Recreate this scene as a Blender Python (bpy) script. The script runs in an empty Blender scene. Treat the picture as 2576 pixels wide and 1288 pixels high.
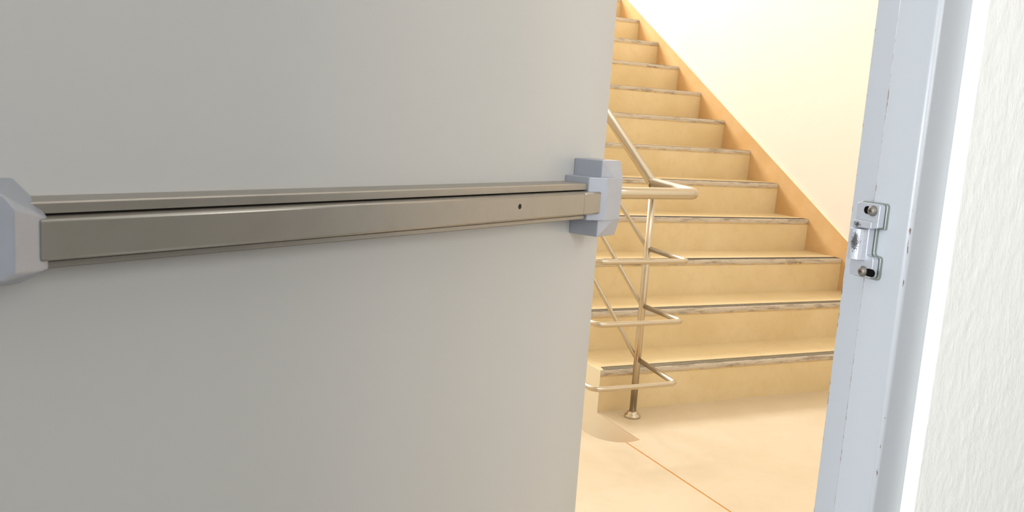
import bpy, bmesh, math, random
from mathutils import Vector, Matrix
S = bpy.context.scene
COL = S.collection
random.seed(7)

# ------------------------------------------------------------------ camera
H = 1.126
YAW, PITCH, ROLL = math.radians(25.516), math.radians(8.912), math.radians(3.866)
F = Vector((math.sin(YAW)*math.cos(PITCH), math.cos(YAW)*math.cos(PITCH), -math.sin(PITCH)))
R0 = Vector((math.cos(YAW), -math.sin(YAW), 0)); U0 = R0.cross(F)
Rt = R0*math.cos(ROLL) + U0*math.sin(ROLL); Up = -R0*math.sin(ROLL) + U0*math.cos(ROLL)
cd = bpy.data.cameras.new('camera'); cam = bpy.data.objects.new('camera', cd); COL.objects.link(cam)
m = Matrix((Rt, Up, -F)).transposed().to_4x4(); m.translation = (0, 0, H)
cam.matrix_world = m
cd.sensor_width = 36; cd.lens = 36*2228.8/2576; cd.clip_start = .02
cd.dof.use_dof = True; cd.dof.focus_distance = 1.6; cd.dof.aperture_fstop = 20
S.camera = cam

# ------------------------------------------------------------------ light and exposure
S.view_settings.view_transform = 'Standard'; S.view_settings.look = 'None'
S.view_settings.gamma = 1; S.view_settings.use_curve_mapping = False
S.view_settings.exposure = 0.0
w = bpy.data.worlds.new('world'); S.world = w; w.use_nodes = True
w.node_tree.nodes['Background'].inputs[0].default_value = (.80, .90, 1, 1)
w.node_tree.nodes['Background'].inputs[1].default_value = 1.0

def area(name, loc, target, sx, sy, power, col):
    l = bpy.data.lights.new(name, 'AREA'); l.shape = 'RECTANGLE'; l.size = sx; l.size_y = sy
    l.energy = power; l.color = col
    o = bpy.data.objects.new(name, l); COL.objects.link(o); o.location = loc
    o.rotation_euler = (Vector(target)-Vector(loc)).to_track_quat('-Z', 'Y').to_euler()
    return o
# daylight through the big window on the upper landing
area('landing_window_light', (1.45, 7.56, 3.97), (2.0, 1.5, 1.2), 3.1, 1.45, 330, (.90, .94, 1))
# frontal fill added for the risers, set in a made-up opening above the doorway
area('riser_fill_light', (1.9, .80, 3.35), (1.9, 3.4, .9), 1.9, .95, 26, (.86, .93, 1))
# corridor: daylight from a window on the left, soft fill panel added behind and above the camera
area('corridor_window_light', (-2.7, -.2, 1.3), (1.0, .35, 1.1), 1.5, 1.5, 125, (.88, .94, 1))
area('corridor_fill_light', (.75, -1.55, 1.8), (.7, .9, 1.0), 1.3, 1.1, 30, (.99, .98, .96))

# ------------------------------------------------------------------ materials
def srgb(r, g, b):
    f = lambda c: ((c/255+.055)/1.055)**2.4 if c/255 > .04045 else c/255/12.92
    return (f(r), f(g), f(b), 1)
class NT:
    def __init__(s, name):
        s.m = bpy.data.materials.new(name); s.m.use_nodes = True
        s.t = s.m.node_tree; s.b = s.t.nodes['Principled BSDF']
    def n(s, typ, **k):
        o = s.t.nodes.new('ShaderNode'+typ)
        for a, v in k.items(): setattr(o, a, v)
        return o
    def l(s, a, b): s.t.links.new(a, b)
    def geo(s): return s.n('NewGeometry').outputs['Position']
    def scaled(s, sc, vec=None):
        v = s.n('Vector'+'Math', operation='MULTIPLY'); s.l(vec or s.geo(), v.inputs[0]); v.inputs[1].default_value = sc
        return v.outputs[0]
    def obj(s): return s.n('TexCoord').outputs['Object']
    def noise(s, vec, scale, detail=4, rough=.55):
        n = s.n('TexNoise'); n.inputs['Scale'].default_value = scale; n.inputs['Detail'].default_value = detail
        n.inputs['Roughness'].default_value = rough; s.l(vec, n.inputs['Vector']); return n.outputs['Fac']
    def ramp(s, fac, stops):
        r = s.n('ValToRGB'); e = r.color_ramp.elements
        while len(e) < len(stops): e.new(.5)
        for i, (p, c) in enumerate(stops): e[i].position = p; e[i].color = c
        s.l(fac, r.inputs[0]); return r.outputs[0]
    def math(s, op, a, b=None, clamp=False):
        n = s.n('Math', operation=op); n.use_clamp = clamp
        for i, v in enumerate((a, b)):
            if v is None: continue
            if isinstance(v, (int, float)): n.inputs[i].default_value = v
            else: s.l(v, n.inputs[i])
        return n.outputs[0]
    def mix(s, fac, a, b):
        n = s.n('Mix', data_type='RGBA')
        if isinstance(fac, (int, float)): n.inputs[0].default_value = fac
        else: s.l(fac, n.inputs[0])
        for i, v in ((6, a), (7, b)):
            if isinstance(v, tuple): n.inputs[i].default_value = v
            else: s.l(v, n.inputs[i])
        return n.outputs[2]
    def bump(s, h, dist, strength=1):
        b = s.n('Bump'); b.inputs['Distance'].default_value = dist; b.inputs['Strength'].default_value = strength
        s.l(h, b.inputs['Height']); s.l(b.outputs[0], s.b.inputs['Normal'])
    def set(s, col=None, rough=.5, metal=0, spec=.5):
        if col is not None:
            if isinstance(col, tuple): s.b.inputs['Base Color'].default_value = col
            else: s.l(col, s.b.inputs['Base Color'])
        s.b.inputs['Roughness'].default_value = rough; s.b.inputs['Metallic'].default_value = metal
        s.b.inputs['Specular IOR Level'].default_value = spec
        return s
BW = ((0, (0,0,0,1)), (1, (1,1,1,1)))

def m_painted(name, c1, c2, scale=3.0, rough=.45, bump=.0008, spec=.35, c3=None):
    t = NT(name); g = t.geo()
    n1 = t.noise(g, scale, 6, .6)
    col = t.mix(t.ramp(n1, ((.32, (0,0,0,1)), (.7, (1,1,1,1)))), c1, c2)
    if c3:
        n2 = t.noise(g, scale*7, 5, .7)
        col = t.mix(t.math('MULTIPLY', t.ramp(n2, ((.5, (0,0,0,1)), (.75, (1,1,1,1)))), .3), col, c3)
    t.set(col, rough, 0, spec); t.bump(t.noise(g, scale*8, 4), bump)
    return t.m
STEP = m_painted('golden_beige_floor_paint', srgb(222,197,148), srgb(234,212,168), 3.2, .42, .0006, .35, srgb(212,180,130))
LAND = m_painted('beige_landing_paint', srgb(213,193,160), srgb(221,203,174), 2.2, .38, .0005, .4, srgb(203,180,142))
RISER_SIDE = m_painted('pale_cream_side_paint', srgb(246,236,204), srgb(248,240,214), 3, .5, .0008, .3)
SKIRT = m_painted('ochre_skirting_paint', srgb(210,168,112), srgb(221,184,134), 5, .42, .0008, .35)
CREAM = m_painted('cream_wall_paint', srgb(238,227,212), srgb(241,231,217), 1.2, .55, .002, .3)
SKEDGE = m_painted('pale_paint_edge', srgb(246,232,196), srgb(250,240,214), 8, .5, .0005)
JOINT = NT('ochre_joint').set(srgb(226,152,52), .7).m
BEIGE = m_painted('beige_wall_paint', srgb(196, 186, 170), srgb(202, 192, 176), 1.2, .6, .002, .3)
CEIL = NT('white_ceiling_paint').set(srgb(240,238,232), .8).m

def m_white_wall():
    t = NT('white_brushed_plaster'); g = t.geo()
    a = t.noise(t.scaled((210, 210, 60)), 1, 4, .6); b = t.noise(t.scaled((60, 60, 34)), 1, 3, .6)
    a = t.math('MULTIPLY', a, t.ramp(t.noise(t.scaled((9, 9, 5)), 1, 2), ((.35, (.15,.15,.15,1)), (.65, (1,1,1,1)))))
    t.set(srgb(244, 243, 238), .42, 0, .5)
    t.bump(t.math('ADD', t.math('MULTIPLY', a, .55), b), .0015, .9); return t.m
WHITE = m_white_wall()

def m_door():
    t = NT('grey_satin_door_paint'); o = t.obj()
    n = t.noise(t.scaled((1.2, 1.2, 1.2), o), 2.0, 3)
    col = t.mix(n, srgb(185, 184, 182), srgb(190, 189, 186))
    sp = t.noise(t.scaled((38, 38, 30), o), 1, 2, .4)
    col = t.mix(t.ramp(sp, ((.845, (0,0,0,1)), (.865, (1,1,1,1)))), col, srgb(120, 104, 88))
    t.set(col, .31, 0, .7); t.bump(t.noise(o, 240, 3), .00010, .5); return t.m
DOOR = m_door()

def m_frame():
    """light grey steel frame paint, chipped to rusty metal along its arrises"""
    t = NT('chipped_grey_frame_paint'); g = t.geo()
    sep = t.n('SeparateXYZ'); t.l(g, sep.inputs[0]); x, y, z = sep.outputs
    def near(yc, wd):                                   # 1 close to the arris at y = yc
        return t.math('SUBTRACT', 1, t.math('DIVIDE', t.math('ABSOLUTE', t.math('SUBTRACT', y, yc)), wd), True)
    edge = t.math('MAXIMUM', t.math('MAXIMUM', t.math('MULTIPLY', near(.7346, .006), 1.12), near(.779, .0055)), t.math('MULTIPLY', near(.6815, .006), t.math('MULTIPLY', t.math('LESS_THAN', x, .8052), .9)))
    n = t.noise(t.scaled((260, 260, 75)), 1, 5, .75)
    n = t.math('SUBTRACT', t.math('MULTIPLY', n, 1.9), .45)
    low = t.noise(t.scaled((4, 4, 7)), 1, 2)
    chip = t.ramp(t.math('MULTIPLY', edge, t.math('ADD', n, t.math('SUBTRACT', t.math('MULTIPLY', low, .7), t.math('MULTIPLY', z, .10)))), ((.82, (0,0,0,1)), (.86, (1,1,1,1))))
    spk = t.ramp(t.noise(t.scaled((130, 130, 90)), 1, 2, .4), ((.80, (0,0,0,1)), (.82, (1,1,1,1))))
    col = t.mix(t.noise(g, 3, 3), srgb(178, 181, 185), srgb(184, 187, 191))
    col = t.mix(t.math('MULTIPLY', spk, .7), col, srgb(150, 110, 88))
    # dark scuffs low on the rabbet face
    za = t.math('MULTIPLY', t.math('GREATER_THAN', y, .7385), t.math('LESS_THAN', z, .78))
    sc = t.ramp(t.math('MULTIPLY', za, t.noise(t.scaled((150, 150, 36)), 1, 3, .5)), ((.68, (0,0,0,1)), (.71, (1,1,1,1))))
    col = t.mix(t.math('MULTIPLY', sc, .8), col, srgb(104, 104, 104))
    col = t.mix(chip, col, t.mix(t.noise(g, 300, 2), srgb(96, 62, 50), srgb(150, 128, 112)))
    t.set(col, .33, 0, .5); t.bump(t.math('SUBTRACT', t.noise(g, 160, 3), chip), .00025, .7); return t.m
FRAME = m_frame()

def m_metal(name, c, rough, metal, grain=300, amt=.06, bump=.00004):
    t = NT(name); o = t.obj()
    n = t.noise(o, grain, 2); n2 = t.noise(o, 18, 4, .6)
    dark = (c[0]*.82, c[1]*.80, c[2]*.77, 1)
    col = t.mix(t.math('MULTIPLY', t.ramp(n2, ((.45, (0,0,0,1)), (.75, (1,1,1,1)))), .45), c, dark)
    t.set(col, rough, metal)
    r = t.math('ADD', t.math('MULTIPLY', n, amt), rough-amt/2); t.l(r, t.b.inputs['Roughness'])
    if bump: t.bump(n, bump)
    return t.m
ALU = m_metal('satin_grey_aluminium', srgb(164, 158, 148), .38, .7)
SILVER = m_metal('silver_sprayed_casting', srgb(174, 179, 190), .42, .5)
STEEL = NT('brushed_stainless_tube').set(srgb(196, 184, 162), .25, 1).m
DARK = NT('recess_shade_black').set(srgb(10, 9, 9), .9, 0, .1).m  # black that stands for the shade inside slots and holes
BLACK = NT('black_rubber_insert').set(srgb(44, 42, 44), .7).m
SHIM = m_metal('greenish_cast_shim', srgb(150, 156, 150), .35, .6)
SCREW = m_metal('tarnished_screw_steel', srgb(128, 124, 114), .5, .6, 500, .1)

def m_strike():
    t = NT('worn_silver_strike'); g = t.geo()
    sep = t.n('SeparateXYZ'); t.l(g, sep.inputs[0]); x, y, z = sep.outputs
    near = lambda v, c, wd: t.math('SUBTRACT', 1, t.math('DIVIDE', t.math('ABSOLUTE', t.math('SUBTRACT', v, c)), wd), True)
    zone = t.math('POWER', t.math('MULTIPLY', near(y, .7325, .0095), near(z, 1.013, .021)), .55)
    zone = t.math('MAXIMUM', zone, t.math('MULTIPLY', near(y, .7335, .016), t.math('MULTIPLY', near(z, 1.0325, .012), 1.0)))
    n = t.noise(g, 700, 6, .75)
    wear = t.ramp(t.math('ADD', t.math('MULTIPLY', zone, .62), t.math('MULTIPLY', n, .95)), ((.90, (0,0,0,1)), (.95, (1,1,1,1))))
    col = t.mix(wear, srgb(196, 199, 206), t.mix(n, srgb(48, 44, 48), srgb(112, 106, 104)))
    t.set(col, .4, .55); t.bump(t.math('SUBTRACT', t.noise(g, 420, 4), wear), .0003, .9); return t.m
STRIKE = m_strike()

def m_worn():
    """strip under each nosing where the paint has worn to grey stone; local z 0 = its ragged lower edge"""
    t = NT('worn_grey_nosing'); g = t.geo()
    o = t.n('TexCoord').outputs['Object']
    sep = t.n('SeparateXYZ'); t.l(o, sep.inputs[0]); zz = sep.outputs[2]
    n = t.noise(t.scaled((9, 9, 60)), 1, 6, .7); n2 = t.noise(t.scaled((26, 26, 120)), 1, 5, .7)
    stone = t.ramp(n, ((.24, srgb(118,106,94)), (.38, srgb(168,152,132)), (.52, srgb(212,198,176)), (.66, srgb(202,186,162)), (.8, srgb(150,136,118))))
    edge = t.math('ADD', t.math('DIVIDE', zz, .030), t.math('MULTIPLY', t.math('SUBTRACT', n2, .5), 1.3))
    mask = t.ramp(edge, ((.16, (0,0,0,1)), (.24, (1,1,1,1))))
    t.set(t.mix(mask, srgb(226, 196, 146), stone), .55, 0, .3); t.bump(n2, .0006); return t.m
WORN = m_worn()

# ------------------------------------------------------------------ mesh helpers
def link(name, bm, mat, parent=None, bevel=0, seg=2, smooth=False, loc=None):
    bmesh.ops.remove_doubles(bm, verts=bm.verts, dist=1e-6)
    bmesh.ops.recalc_face_normals(bm, faces=bm.faces)
    me = bpy.data.meshes.new(name); bm.to_mesh(me); bm.free()
    o = bpy.data.objects.new(name, me); COL.objects.link(o)
    me.materials.append(mat)
    if parent: o.parent = parent
    if loc: o.location = loc
    if bevel:
        b = o.modifiers.new('bevel', 'BEVEL'); b.width = bevel; b.segments = seg; b.limit_method = 'ANGLE'
        b.angle_limit = math.radians(15); b.harden_normals = True
        for p in me.polygons: p.use_smooth = True
    elif smooth:
        for p in me.polygons: p.use_smooth = True
    return o
def box(bm, x0, x1, y0, y1, z0, z1):
    v = [bm.verts.new(p) for p in ((x0,y0,z0),(x1,y0,z0),(x1,y1,z0),(x0,y1,z0),(x0,y0,z1),(x1,y0,z1),(x1,y1,z1),(x0,y1,z1))]
    for f in ((0,3,2,1),(4,5,6,7),(0,1,5,4),(1,2,6,5),(2,3,7,6),(3,0,4,7)): bm.faces.new([v[i] for i in f])
def boxes(*bs):
    bm = bmesh.new()
    for b in bs: box(bm, *b)
    return bm
def prism(bm, pts, fn, a, b):
    """extrude polygon pts between parameter a and b; fn(p, q, t) -> xyz"""
    A = [bm.verts.new(fn(p[0], p[1], a)) for p in pts]; B = [bm.verts.new(fn(p[0], p[1], b)) for p in pts]
    n = len(pts)
    bm.faces.new(A); bm.faces.new(B[::-1])
    for i in range(n): bm.faces.new((A[i], B[i], B[(i+1) % n], A[(i+1) % n]))
def hull(bm, pts):
    vs = [bm.verts.new(p) for p in pts]
    r = bmesh.ops.convex_hull(bm, input=vs)
    bmesh.ops.delete(bm, geom=[g for g in set(r['geom_interior']+r['geom_unused']) if isinstance(g, bmesh.types.BMVert)], context='VERTS')
    bmesh.ops.dissolve_limit(bm, angle_limit=math.radians(1), verts=bm.verts, edges=bm.edges)
def lathe(bm, prof, c, axis='z', n=32):
    rings = []
    for r, h in prof:
        ring = []
        for i in range(n):
            a = 2*math.pi*i/n; p, q = r*math.cos(a), r*math.sin(a)
            ring.append(bm.verts.new((c[0]+p, c[1]+q, c[2]+h) if axis == 'z' else (c[0]-h, c[1]+p, c[2]+q)))
        rings.append(ring)
    for A, B in zip(rings, rings[1:]):
        for i in range(n): bm.faces.new((A[i], A[(i+1) % n], B[(i+1) % n], B[i]))
    bm.faces.new(rings[0]); bm.faces.new(rings[-1][::-1])
def tube(bm, pts, r, n=20, closed_caps=True):
    pts = [Vector(p) for p in pts]; rings = []
    tprev = (pts[1]-pts[0]).normalized()
    ref = Vector((0,0,1)) if abs(tprev.z) < .9 else Vector((1,0,0))
    nx = tprev.cross(ref).normalized()
    for i, p in enumerate(pts):
        if i == 0: t = (pts[1]-p).normalized()
        elif i == len(pts)-1: t = (p-pts[-2]).normalized()
        else: t = ((p-pts[i-1]).normalized()+(pts[i+1]-p).normalized()).normalized()
        nx = (nx - t*nx.dot(t)).normalized(); ny = t.cross(nx)
        rings.append([bm.verts.new(p+(nx*math.cos(2*math.pi*k/n)+ny*math.sin(2*math.pi*k/n))*r) for k in range(n)])
    for A, B in zip(rings, rings[1:]):
        for k in range(n): bm.faces.new((A[k], A[(k+1) % n], B[(k+1) % n], B[k]))
    bm.faces.new(rings[0][::-1]); bm.faces.new(rings[-1])
def fillet(pts, rs, n=8):
    """polyline with rounded corners"""
    pts = [Vector(p) for p in pts]; out = [pts[0]]
    for i in range(1, len(pts)-1):
        p = pts[i]; a = (pts[i-1]-p).normalized(); b = (pts[i+1]-p).normalized()
        r = rs[i-1]; ang = a.angle(b); dlen = r/math.tan(ang/2)
        s, e = p+a*dlen, p+b*dlen
        for k in range(n+1):
            t = k/n; out.append(s*(1-t)**2 + p*2*t*(1-t) + e*t*t)
    out.append(pts[-1]); return out
def struct(o, label=None, cat=None):
    o['kind'] = 'structure'
    if label: o['label'] = label
    if cat: o['category'] = cat
    return o

# ------------------------------------------------------------------ stairwell shell
XW = 3.536                    # face of the skirting band; plaster 12 mm behind
T, RI, Y1 = .2691, .17, 2.870 # tread, riser, first nosing
XL = 1.786                    # left side of the rising flight
YB, ZC = 7.6, 5.1
NS = 12
struct(link('wall_right', boxes((XW+.012, XW+.2, .78, YB+.15, -1.5, ZC)), CREAM), 'cream stairwell wall rising behind the stair flight', 'wall')
struct(link('wall_left', boxes((-.60, -.45, .78, YB+.15, -1.5, ZC)), CREAM), 'cream stairwell wall hidden behind the open door', 'wall')
struct(link('wall_back', boxes((-.45, -.1, YB, YB+.15, -1.5, ZC), (3.05, XW+.012, YB, YB+.15, -1.5, ZC),
            (-.1, 3.05, YB, YB+.15, -1.5, 3.2), (-.1, 3.05, YB, YB+.15, 4.75, ZC)), CREAM), 'cream wall at the far end of the stairwell', 'wall')
struct(link('ceiling', boxes((-.6, XW+.2, .78, YB+.15, ZC, ZC+.15)), BEIGE), 'beige ceiling over the stairwell', 'ceiling')
struct(link('window_1', boxes((-.1,-.05,YB,YB+.1,3.2,4.75),(3.0,3.05,YB,YB+.1,3.2,4.75),(-.05,3.0,YB,YB+.1,3.2,3.25),
            (-.05,3.0,YB,YB+.1,4.7,4.75),(1.43,1.47,YB+.02,YB+.08,3.25,4.7)), CEIL), 'large window frame above the upper landing', 'window')
struct(link('added_window', boxes((.9,.95,.68,.76,2.85,3.85),(2.85,2.9,.68,.76,2.85,3.85),(.95,2.85,.68,.76,2.85,2.9),(.95,2.85,.68,.76,3.8,3.85),(1.88,1.92,.68,.76,2.9,3.8)), CEIL), 'added unseen window frame round the riser fill light above the doorway', 'window')  # frame made up to go round the riser fill light

# landing: ochre joint bed with two painted slabs, cut round the well between the flights
def extr_xy(pts, z0, z1):
    bm = bmesh.new(); prism(bm, pts, lambda p, q, t: (p, q, t), z0, z1); return bm
edge = [(1.786, 2.562), (1.765, 2.5545), (1.745, 2.552), (1.7255, 2.552)]
edge2 = [(1.7185, 2.5535), (1.69, 2.562), (1.663, 2.582), (1.642, 2.61), (1.630, 2.645), (1.626, 2.70), (1.626, 2.84)]
YL = .779
fl = struct(link('floor', extr_xy([(XW, YL), (XW, 2.9), (1.7875, 2.9), (1.7875, 2.562)]+edge[1:]+edge2+[(-.45, 2.84), (-.45, YL)], -.2, -.002), JOINT),
            'beige painted landing between the doorway and the stairs', 'floor')
link('floor_slab', extr_xy([(XW, YL), (XW, 2.9), (1.7877, 2.9), (1.7877, 2.8695), (1.786, 2.8695)]+edge+[(1.7255, YL)], -.002, 0), LAND, fl)
link('floor_slab', extr_xy([(1.7185, YL)]+edge2+[(-.45, 2.84), (-.45, YL)], -.002, 0), LAND, fl)

# skirting on the right wall: sloped band along the flight, level on the landing
def band(x0, x1, e0, e1):
    """band between heights zt-e0 and zt-e1 below/above the top line"""
    zt = lambda y: .601+(y-3.388)*.603
    ys = 2.70; ye = 6.15
    bm = bmesh.new()
    lo = -.01
    if e0 is None:
        pts = [(YL, lo), (YL, .17), (ys, .17)]
        pts += [(ys+.02, zt(ys+.02)), (ye, zt(ye)), (YB, zt(ye)), (YB, 2.0), (ye, 2.0), (2.9, -.01)]
    else:
        pts = [(YL, .17), (ys, .17), (ys+.02, zt(ys+.02)), (ye, zt(ye)), (YB, zt(ye)), (YB, zt(ye)+e1), (ye-.003, zt(ye)+e1), (ys+.017, zt(ys+.02)+e1), (ys, .17+e1), (YL, .17+e1)]
    prism(bm, pts, lambda p, q, t: (t, p, q), x0, x1); return bm
tr = struct(link('trim_1', band(XW, XW+.012, None, 0), SKIRT), 'ochre skirting band sloping up the wall beside the steps', 'skirting')
link('paint_edge', band(XW+.001, XW+.012, 1, .009), SKEDGE, tr).modifiers.new('b', 'BEVEL').width = .002

# ------------------------------------------------------------------ staircase
stair = bpy.data.objects.new('staircase', None); COL.objects.link(stair); stair.location = (XL, Y1, 0)
stair['label'] = 'golden beige painted staircase with worn grey nosings rising from the landing'; stair['category'] = 'staircase'
rnd = random.Random(3)
for k in range(1, NS+1):
    y = Y1+(k-1)*T; z = k*RI
    bm = bmesh.new()
    last = k == NS
    d = T+.02 if not last else YB-y-.002
    # profile in (y, z) with a slightly raked riser and a rounded lip
    a = .0035
    pts = [(.004, -RI), (.001, -.032), (0, -.006), (.0018, -.0018), (.006, 0), (d, 0), (d, -RI)]
    x1 = XW-XL
    prism(bm, pts, lambda p, q, t: (t, p, q), .0015, x1)
    st = link('step', bm, STEP, stair, loc=(0, y-Y1, z))
    # worn stone strip along the top of the riser, uneven lower edge
    h = .030 + rnd.uniform(-.002, .002)
    bm = bmesh.new(); n = 60; rows = []
    for i in range(n+1):
        xx = .002+(x1-.003)*i/n
        lo = .001+rnd.uniform(0, .002)
        rows.append([bm.verts.new((xx, yy, zz)) for yy, zz in ((.001, lo), (-.0012, lo+.0012), (-.0012, h-.003), (.0016, h-.0002), (.004, h))])
    for A, B in zip(rows, rows[1:]):
        for j in range(4): bm.faces.new((A[j], A[j+1], B[j+1], B[j]))
    link('worn_nosing', bm, WORN, st, loc=(0, 0, -h+.0002), smooth=True)
    # three dark grip ribs let into the front of the tread
    bm = boxes(*[(.018+.004*j, x1-.004, .0035+.0155*j, .0105+.0155*j, -.002, .0012) for j in (2, 1, 0)])
    link('grip_strip', bm, BLACK, st)
# outer stringer: pale side wall of the flight, going on down beside the well
pts = [(-.02, -1.5), (-.02, -.2), (2.562-Y1, -.2), (2.562-Y1, 0), (.003, 0)]
pts = [(2.5-Y1, -1.5), (2.5-Y1, -.2), (2.562-Y1, -.2), (2.562-Y1, -.002), (.0, -.002)]
for k in range(1, NS+1):
    pts += [((k-1)*T+.0005, k*RI), (k*T, k*RI)]
pts += [(NS*T+.3, NS*RI), (NS*T+.3, -1.5)]
bm = bmesh.new(); prism(bm, pts, lambda p, q, t: (t, p, q), 0, .0015)
link('stringer', bm, RISER_SIDE, stair)
# solid behind / beneath the steps
bm = bmesh.new(); prism(bm, [(.05, -1.5), (.05, -.01), (NS*T, (NS-1)*RI-.02), (YB-Y1-.002, (NS-1)*RI-.02), (YB-Y1-.002, -1.5)], lambda p, q, t: (t, p, q), .012, XW-XL)
link('stair_core', bm, STEP, stair)

# descending flight on the far side of the well (below the landing edge)
dn = bpy.data.objects.new('descending_staircase', None); COL.objects.link(dn); dn.location = (-.45, 2.84, 0)
dn['label'] = 'flight going down from the left part of the landing'; dn['category'] = 'staircase'
for k in range(8):
    link('step', boxes((.002, 2.076, 0, T+.02, -.17, 0)), STEP, dn, loc=(0, k*T, -(k+1)*.17))

# ------------------------------------------------------------------ handrail
hr = bpy.data.objects.new('stair_handrail', None); COL.objects.link(hr)
XP, YP = 1.897, 2.787
hr.location = (XP, YP, 0)
hr['label'] = 'stainless steel tube handrail with one post standing on the landing before the steps'; hr['category'] = 'handrail'
bm = bmesh.new(); tube(bm, [(0,0,.01), (0,0,.455), (0,0,.905)], .0135, 24); link('post', bm, STEEL, hr, smooth=True)
bm = bmesh.new()
lathe(bm, [(.031,0), (.0318,.003), (.031,.009), (.027,.013), (.0235,.015), (.0225,.018), (.021,.022), (.017,.025), (.013,.026)], (0,0,0))
link('base_flange', bm, STEEL, hr, smooth=True)
SL = .655
def rail_pts(z, xl, y0, up, rad, slope=SL, drop=0):
    """straight up the flight"""
    return [(0, y0, z), (0, 3.2, z+(3.2-y0)*slope)]
for zu, zl, xl in ((.672, .662, 1.535), (.449, .443, 1.549), (.236, .212, 1.558)):
    bm = bmesh.new(); tube(bm, [(-.004, 0, zu), (-.004, 3.3, zu+3.3*SL)], .0086, 16)
    link('sloping_rail', bm, STEEL, hr, smooth=True)
    dx = xl-XP
    p = fillet([(.004, -.004, zu-.005), (.004, 2.538-YP, zl), (dx, 2.538-YP, zl), (dx, .12, zl), (dx, 1.2, zl-1.08*SL)], [.018, .04, .05])
    bm = bmesh.new(); tube(bm, p, .0096, 16); link('end_loop', bm, STEEL, hr, smooth=True)
# top rail: thicker tube
bm = bmesh.new(); tube(bm, [(0, .0, .913), (0, 3.3, .913+3.3*.668)], .0202, 24); link('top_rail', bm, STEEL, hr, smooth=True)
p = fillet([(0, .01, .918), (0, 2.528-YP, .903), (1.55-XP, 2.528-YP, .898), (1.55-XP, .3, .885), (1.55-XP, 1.2, .885-.9*SL)], [.022, .06, .06])
bm = bmesh.new(); tube(bm, p, .0202, 24); link('top_end_loop', bm, STEEL, hr, smooth=True)

# ------------------------------------------------------------------ doorway wall, frame, strike
XF0, XF1 = -.176, .8475       # plaster opening
bm = bmesh.new()
# right part with rounded arris towards the opening
r = .005; cx, cy = XF1+r, .664+r
arc = [(cx-r*math.cos(a), cy-r*math.sin(a)) for a in [math.pi/2*i/8 for i in range(9)]]
prism(bm, [(XF1, .779)]+arc+[(4.2, .664), (4.2, .779)], lambda p, q, t: (p, q, t), 0, 2.16)
box(bm, -3.0, XF0-.05, .664, .779, 0, 2.16); box(bm, -3.0, 4.2, .664, .779, 2.16, 2.8); 
wfr = struct(link('wall_front', bm, WHITE, smooth=False), 'white brush-textured plaster wall right of the door frame', 'wall')
for pl in wfr.data.polygons:
    if abs(pl.normal.z) < .1 and pl.area < .05: pl.use_smooth = True
struct(link('wall_front', boxes((-.6, .9, .66, .779, 2.8, ZC), (2.9, XW+.2, .66, .779, 2.8, ZC), (.9, 2.9, .66, .779, 2.8, 2.85), (.9, 2.9, .66, .779, 3.85, ZC)), CREAM), 'upper stairwell wall above the doorway', 'wall')

def jamb(x, sgn):
    # (x, y) section: face C y=.68, reveal B, step, rabbet A
    q = [(.0485,.681), (.0055,.680), (.0030,.6806), (.0010,.6822), (0,.6850), (0,.7335), (.0004,.7346), (.0016,.735), (.015,.735), (.015,.779), (.0485,.779)]
    return [(x+sgn*a, b) for a, b in q]
bm = bmesh.new()
prism(bm, jamb(.80, 1), lambda p, q, t: (p, q, t), 0, 2.16)
prism(bm, jamb(-.178, -1), lambda p, q, t: (p, q, t), 0, 2.16)
q = [(2.16, .681), (2.1115, .68), (2.109, .6835), (2.109, .735), (2.124, .735), (2.124, .779), (2.16, .779)]
prism(bm, q, lambda p, q, t: (t, q, p), -.178, .80)
fr = struct(link('trim_2', bm, FRAME, smooth=False), 'light grey steel door frame with rusty paint chips', 'door frame')
for pl in fr.data.polygons:
    if pl.area < .012: pl.use_smooth = True

# strike on the jamb: built in (y, z) at x, protruding towards -x
sk = bpy.data.objects.new('strike_plate', None); COL.objects.link(sk); sk.parent = fr
def yz(bm, pts, x0, x1): prism(bm, pts, lambda p, q, t: (t, p, q), x0, x1)
def rr(y0, y1, z0, z1, r, n=4):
    out = []
    for cx, cy, a0 in ((y1-r, z1-r, 0), (y0+r, z1-r, 90), (y0+r, z0+r, 180), (y1-r, z0+r, 270)):
        for i in range(n+1):
            a = math.radians(a0+90*i/n); out.append((cx+r*math.cos(a), cy+r*math.sin(a)))
    return out
def cshape(y0, y1, z0, z1, yn, zn0, zn1, r):
    """plate with a notch in its low-y side"""
    A = lambda cx, cy, a0, a1: [(cx+r*math.cos(math.radians(a0+(a1-a0)*i/4)), cy+r*math.sin(math.radians(a0+(a1-a0)*i/4))) for i in range(5)]
    return A(y1-r, z1-r, 0, 90)+A(y0+r, z1-r, 90, 180)+[(y0, zn1+.0005)]+[(yn, zn1)]+A(yn-r, zn0+r, 0, -90)[0:5]+A(y0+r, zn0-r, 90, 180)+A(y0+r, z0+r, 180, 270)+A(y1-r, z0+r, 270, 360)
bm = bmesh.new(); yz(bm, cshape(.7105, .7495, .9712, 1.0582, .7212, .9985, 1.0285, .004), .7962, .8)
link('shim_plate', bm, SHIM, sk, bevel=.0008)
bm = bmesh.new(); yz(bm, cshape(.7125, .7455, .9735, 1.0570, .7235, .9975, 1.0305, .0035), .7870, .7956)
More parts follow.
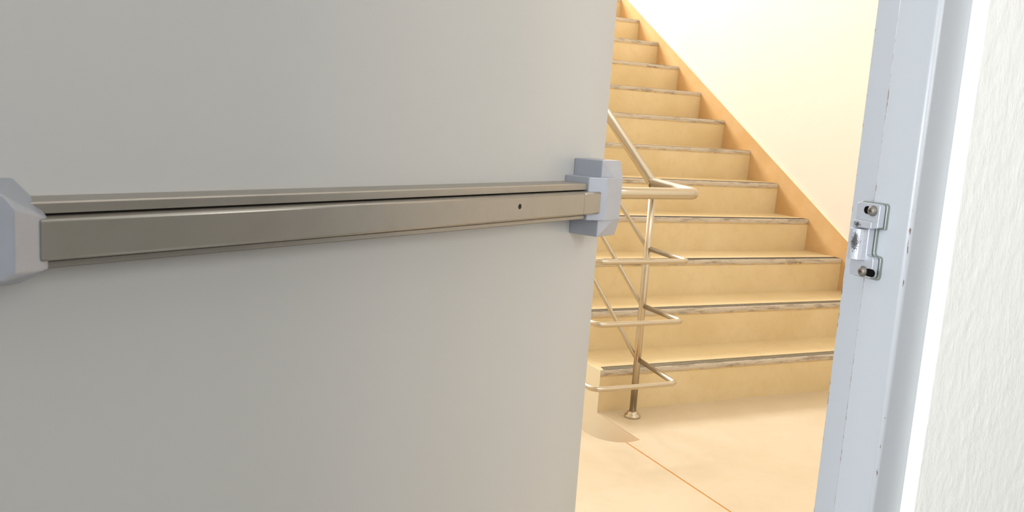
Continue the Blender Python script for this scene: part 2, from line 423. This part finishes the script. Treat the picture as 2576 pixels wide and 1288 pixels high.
# raised tab and roller keeper
yz(bm, [(.7400+.0005, 1.0290), (.7400+.0005, 1.0372), (.7135, 1.0372), (.7135, 1.0300)], .7780, .790)
body = link('strike_body', bm, STRIKE, sk, bevel=.0007)
prof = [(.7246, .795), (.7246, .7835), (.7254, .7805), (.7275, .7778), (.7315, .7762), (.7365, .7755), (.7408, .7762), (.7428, .7780), (.7432, .7808), (.7432, .795)]
bm = bmesh.new(); prism(bm, prof, lambda p, q, t: (q, p, t), .9925, 1.0278)
link('latch_keeper', bm, STRIKE, sk, bevel=.0006, smooth=True)
for sy, sz, off in ((.7155+.006, 1.0492, .0075), (.7185+.006, .9800, -.0085)):
    # oblong slot: flat black plate, the shade of its depth put into the colour
    r_ = .0044
    bm = bmesh.new(); yz(bm, rr(sy+off-.0085, sy+off+.0085 if False else sy+off+.0055, sz-r_, sz+r_, r_*.98, 6), .7866, .7869)
    link('slot', bm, DARK, sk)
    bm = bmesh.new()
    R_ = .0060
    lathe(bm, [(R_, 0), (R_, .0012), (R_*.93, .0024), (R_*.75, .0036), (R_*.45, .0044), (R_*.15, .0047)], (.7866, sy, sz), 'x', 28)
    sc = link('screw', bm, SCREW, sk, smooth=True)
    rot = random.uniform(.1, .5)
    bm = bmesh.new()
    for a in (rot, rot+math.pi/2):
        ca, sa = math.cos(a), math.sin(a); L, W_ = .0026, .0006
        quad = [(L*ca-W_*sa, L*sa+W_*ca), (-L*ca-W_*sa, -L*sa+W_*ca), (-L*ca+W_*sa, -L*sa-W_*ca), (L*ca+W_*sa, L*sa-W_*ca)]
        prism(bm, quad, lambda p, q, t: (t, sy+p, sz+q), .7817, .784)
    link('cross_recess', bm, NT('rusty_recess').set(srgb(84, 52, 44), .8).m, sk)

# ------------------------------------------------------------------ door leaf with panic bar
DW = 1.0
ang = math.radians(90-62.45)
dvec = Vector((math.cos(ang), math.sin(ang), 0))
Eg = Vector((1.42*math.sin(math.radians(31.0)), 1.42*math.cos(math.radians(31.0)), 0))
door = link('door_1', boxes((0, DW, 0, .044, .008, 2.10)), DOOR, bevel=.0012, seg=2)
door.location = Eg-dvec*DW; door.rotation_euler = (0, 0, ang)
struct(door, 'grey painted steel door standing open towards the stairs, with a panic bar', 'door')
D = lambda s, w_, z: (DW-s, -w_, z)
# back channel of the bar
cs = [(0,.984), (0,1.037), (.0385,1.037), (.0400,1.0355), (.040,1.0275), (.0372,1.0275), (.0372,1.034), (.003,1.034), (.003,.987), (.0372,.987), (.0372,.9895), (.040,.9895), (.040,.9845), (.0395,.984)]
bm = bmesh.new(); prism(bm, cs, lambda p, q, t: D(t, p, q), .089, .905)
bar = link('panic_bar', bm, ALU, door, bevel=.0004, seg=1)
def pbar(s0, s1, name, hole=None):
    bm = bmesh.new()
    pts = [(.010,.9925), (.053,.9925), (.0552,.9932), (.056,.9952), (.056,1.0230), (.0554,1.0247), (.0540,1.0255), (.010,1.0255)]
    prism(bm, pts, lambda p, q, t: D(t, p, q), s0, s1)
    o = link(name, bm, ALU, bar, smooth=False)
    for pl in o.data.polygons:
        n_ = pl.normal
        if .05 < abs(n_.z) < .98: pl.use_smooth = True
    if hole:
        bm = bmesh.new(); bmesh.ops.create_cone(bm, cap_ends=True, segments=28, radius1=.0036, radius2=.0036, depth=.03,
            matrix=Matrix.Translation(D(hole[0], .056, hole[1])) @ Matrix.Rotation(math.pi/2, 4, 'X'))
        cu = link('cutter', bm, DARK)
        md = o.modifiers.new('hole', 'BOOLEAN'); md.object = cu; md.operation = 'DIFFERENCE'; md.solver = 'EXACT'
        cu.parent = bar
        dg = bpy.context.evaluated_depsgraph_get(); dg.update()
        me = bpy.data.meshes.new_from_object(o.evaluated_get(dg)); o.modifiers.clear(); o.data = me
        bpy.data.objects.remove(cu)
        bm = bmesh.new(); bmesh.ops.create_cone(bm, cap_ends=True, segments=28, radius1=.00355, radius2=.00355, depth=.001,
            matrix=Matrix.Translation(D(hole[0], .0425, hole[1])) @ Matrix.Rotation(math.pi/2, 4, 'X'))
        link('screw_hole', bm, DARK, bar)  # black disc paints the shade at the bottom of the hole
    return o
pbar(.1362, .896, 'push_bar', (.2905, 1.0115))
pbar(.0925, .1358, 'push_bar_end')
# latch housing
bm = bmesh.new()
hull(bm, [D(s, w_, z) for z in (.9825, 1.0462) for s, w_ in ((.107,0), (.107,.043), (.083,.060), (.040,.060), (.034,.050), (.034,0))])
b2 = bmesh.new()
def block(z0, z1):
    b = bmesh.new()
    hull(b, [D(.085,0,z1), D(.085,.05,z1), D(.034,0,z1), D(.034,.05,z1), D(.085,0,z0), D(.085,.05,z0), D(.055,.06,z0), D(.038,.06,z0), D(.034,.05,z0), D(.034,0,z0)])
    return b
for z0, z1 in ((1.044, 1.0712), (.985, .9568)):
    b = block(z0, z1); me = bpy.data.meshes.new('t'); b.to_mesh(me); b.free(); bm.from_mesh(me); bpy.data.meshes.remove(me)
lh = link('latch_housing', bm, SILVER, bar, bevel=.0012, seg=3); lh['label'] = 'angular silver latch case at the free edge of the door'
# end housing near the hinges
bm = bmesh.new()
pts = []
for (w_, ring) in ((0, [(.877,1.036),(.892,1.052),(.962,1.052),(.977,1.036),(.977,.974),(.966,.966),(.888,.966),(.877,.974)]),
                   (.050, [(.888,1.0255),(.888,.985),(.966,1.0255),(.966,.985)]),
                   (.070, [(.921,1.036),(.921,.9885),(.930,1.0475),(.930,.983),(.955,1.036),(.955,.9885)])):
    pts += [D(s, w_, z) for s, z in ring]
hull(bm, pts)
eh = link('end_housing', bm, SILVER, bar, bevel=.0015, seg=3); eh['label'] = 'angular silver end cap at the hinge end of the bar'
# hinges on the far jamb side
for hz in (.25, 1.05, 1.85):
    bm = bmesh.new(); lathe(bm, [(.007,0), (.007,.1)], (-.006, .052, hz)); link('hinge', bm, SILVER, door)

# ------------------------------------------------------------------ corridor shell on the camera side
struct(link('floor', boxes((-3.0, 4.2, -2.6, .779, -.2, 0)), m_painted('corridor_floor', srgb(128,124,118), srgb(138,134,127), 2)), 'beige corridor floor in front of the doorway', 'floor')
CW = m_painted('corridor_wall_paint', srgb(158, 158, 160), srgb(164, 164, 166), 1.5, .6, .001)
struct(link('wall_back', boxes((-3.0, 4.2, -2.75, -2.6, 0, 2.8)), CW), 'corridor wall behind the camera', 'wall')
struct(link('wall_left', boxes((-3.15, -3.0, -2.75, .779, 0, 2.8)), CW), 'corridor wall at the left end', 'wall')
struct(link('wall_right', boxes((4.2, 4.35, -2.75, .779, 0, 2.8)), CW), 'corridor wall at the right end', 'wall')
struct(link('ceiling', boxes((-3.15, 4.35, -2.75, .664, 2.8, 2.95)), CEIL), 'white corridor ceiling', 'ceiling')
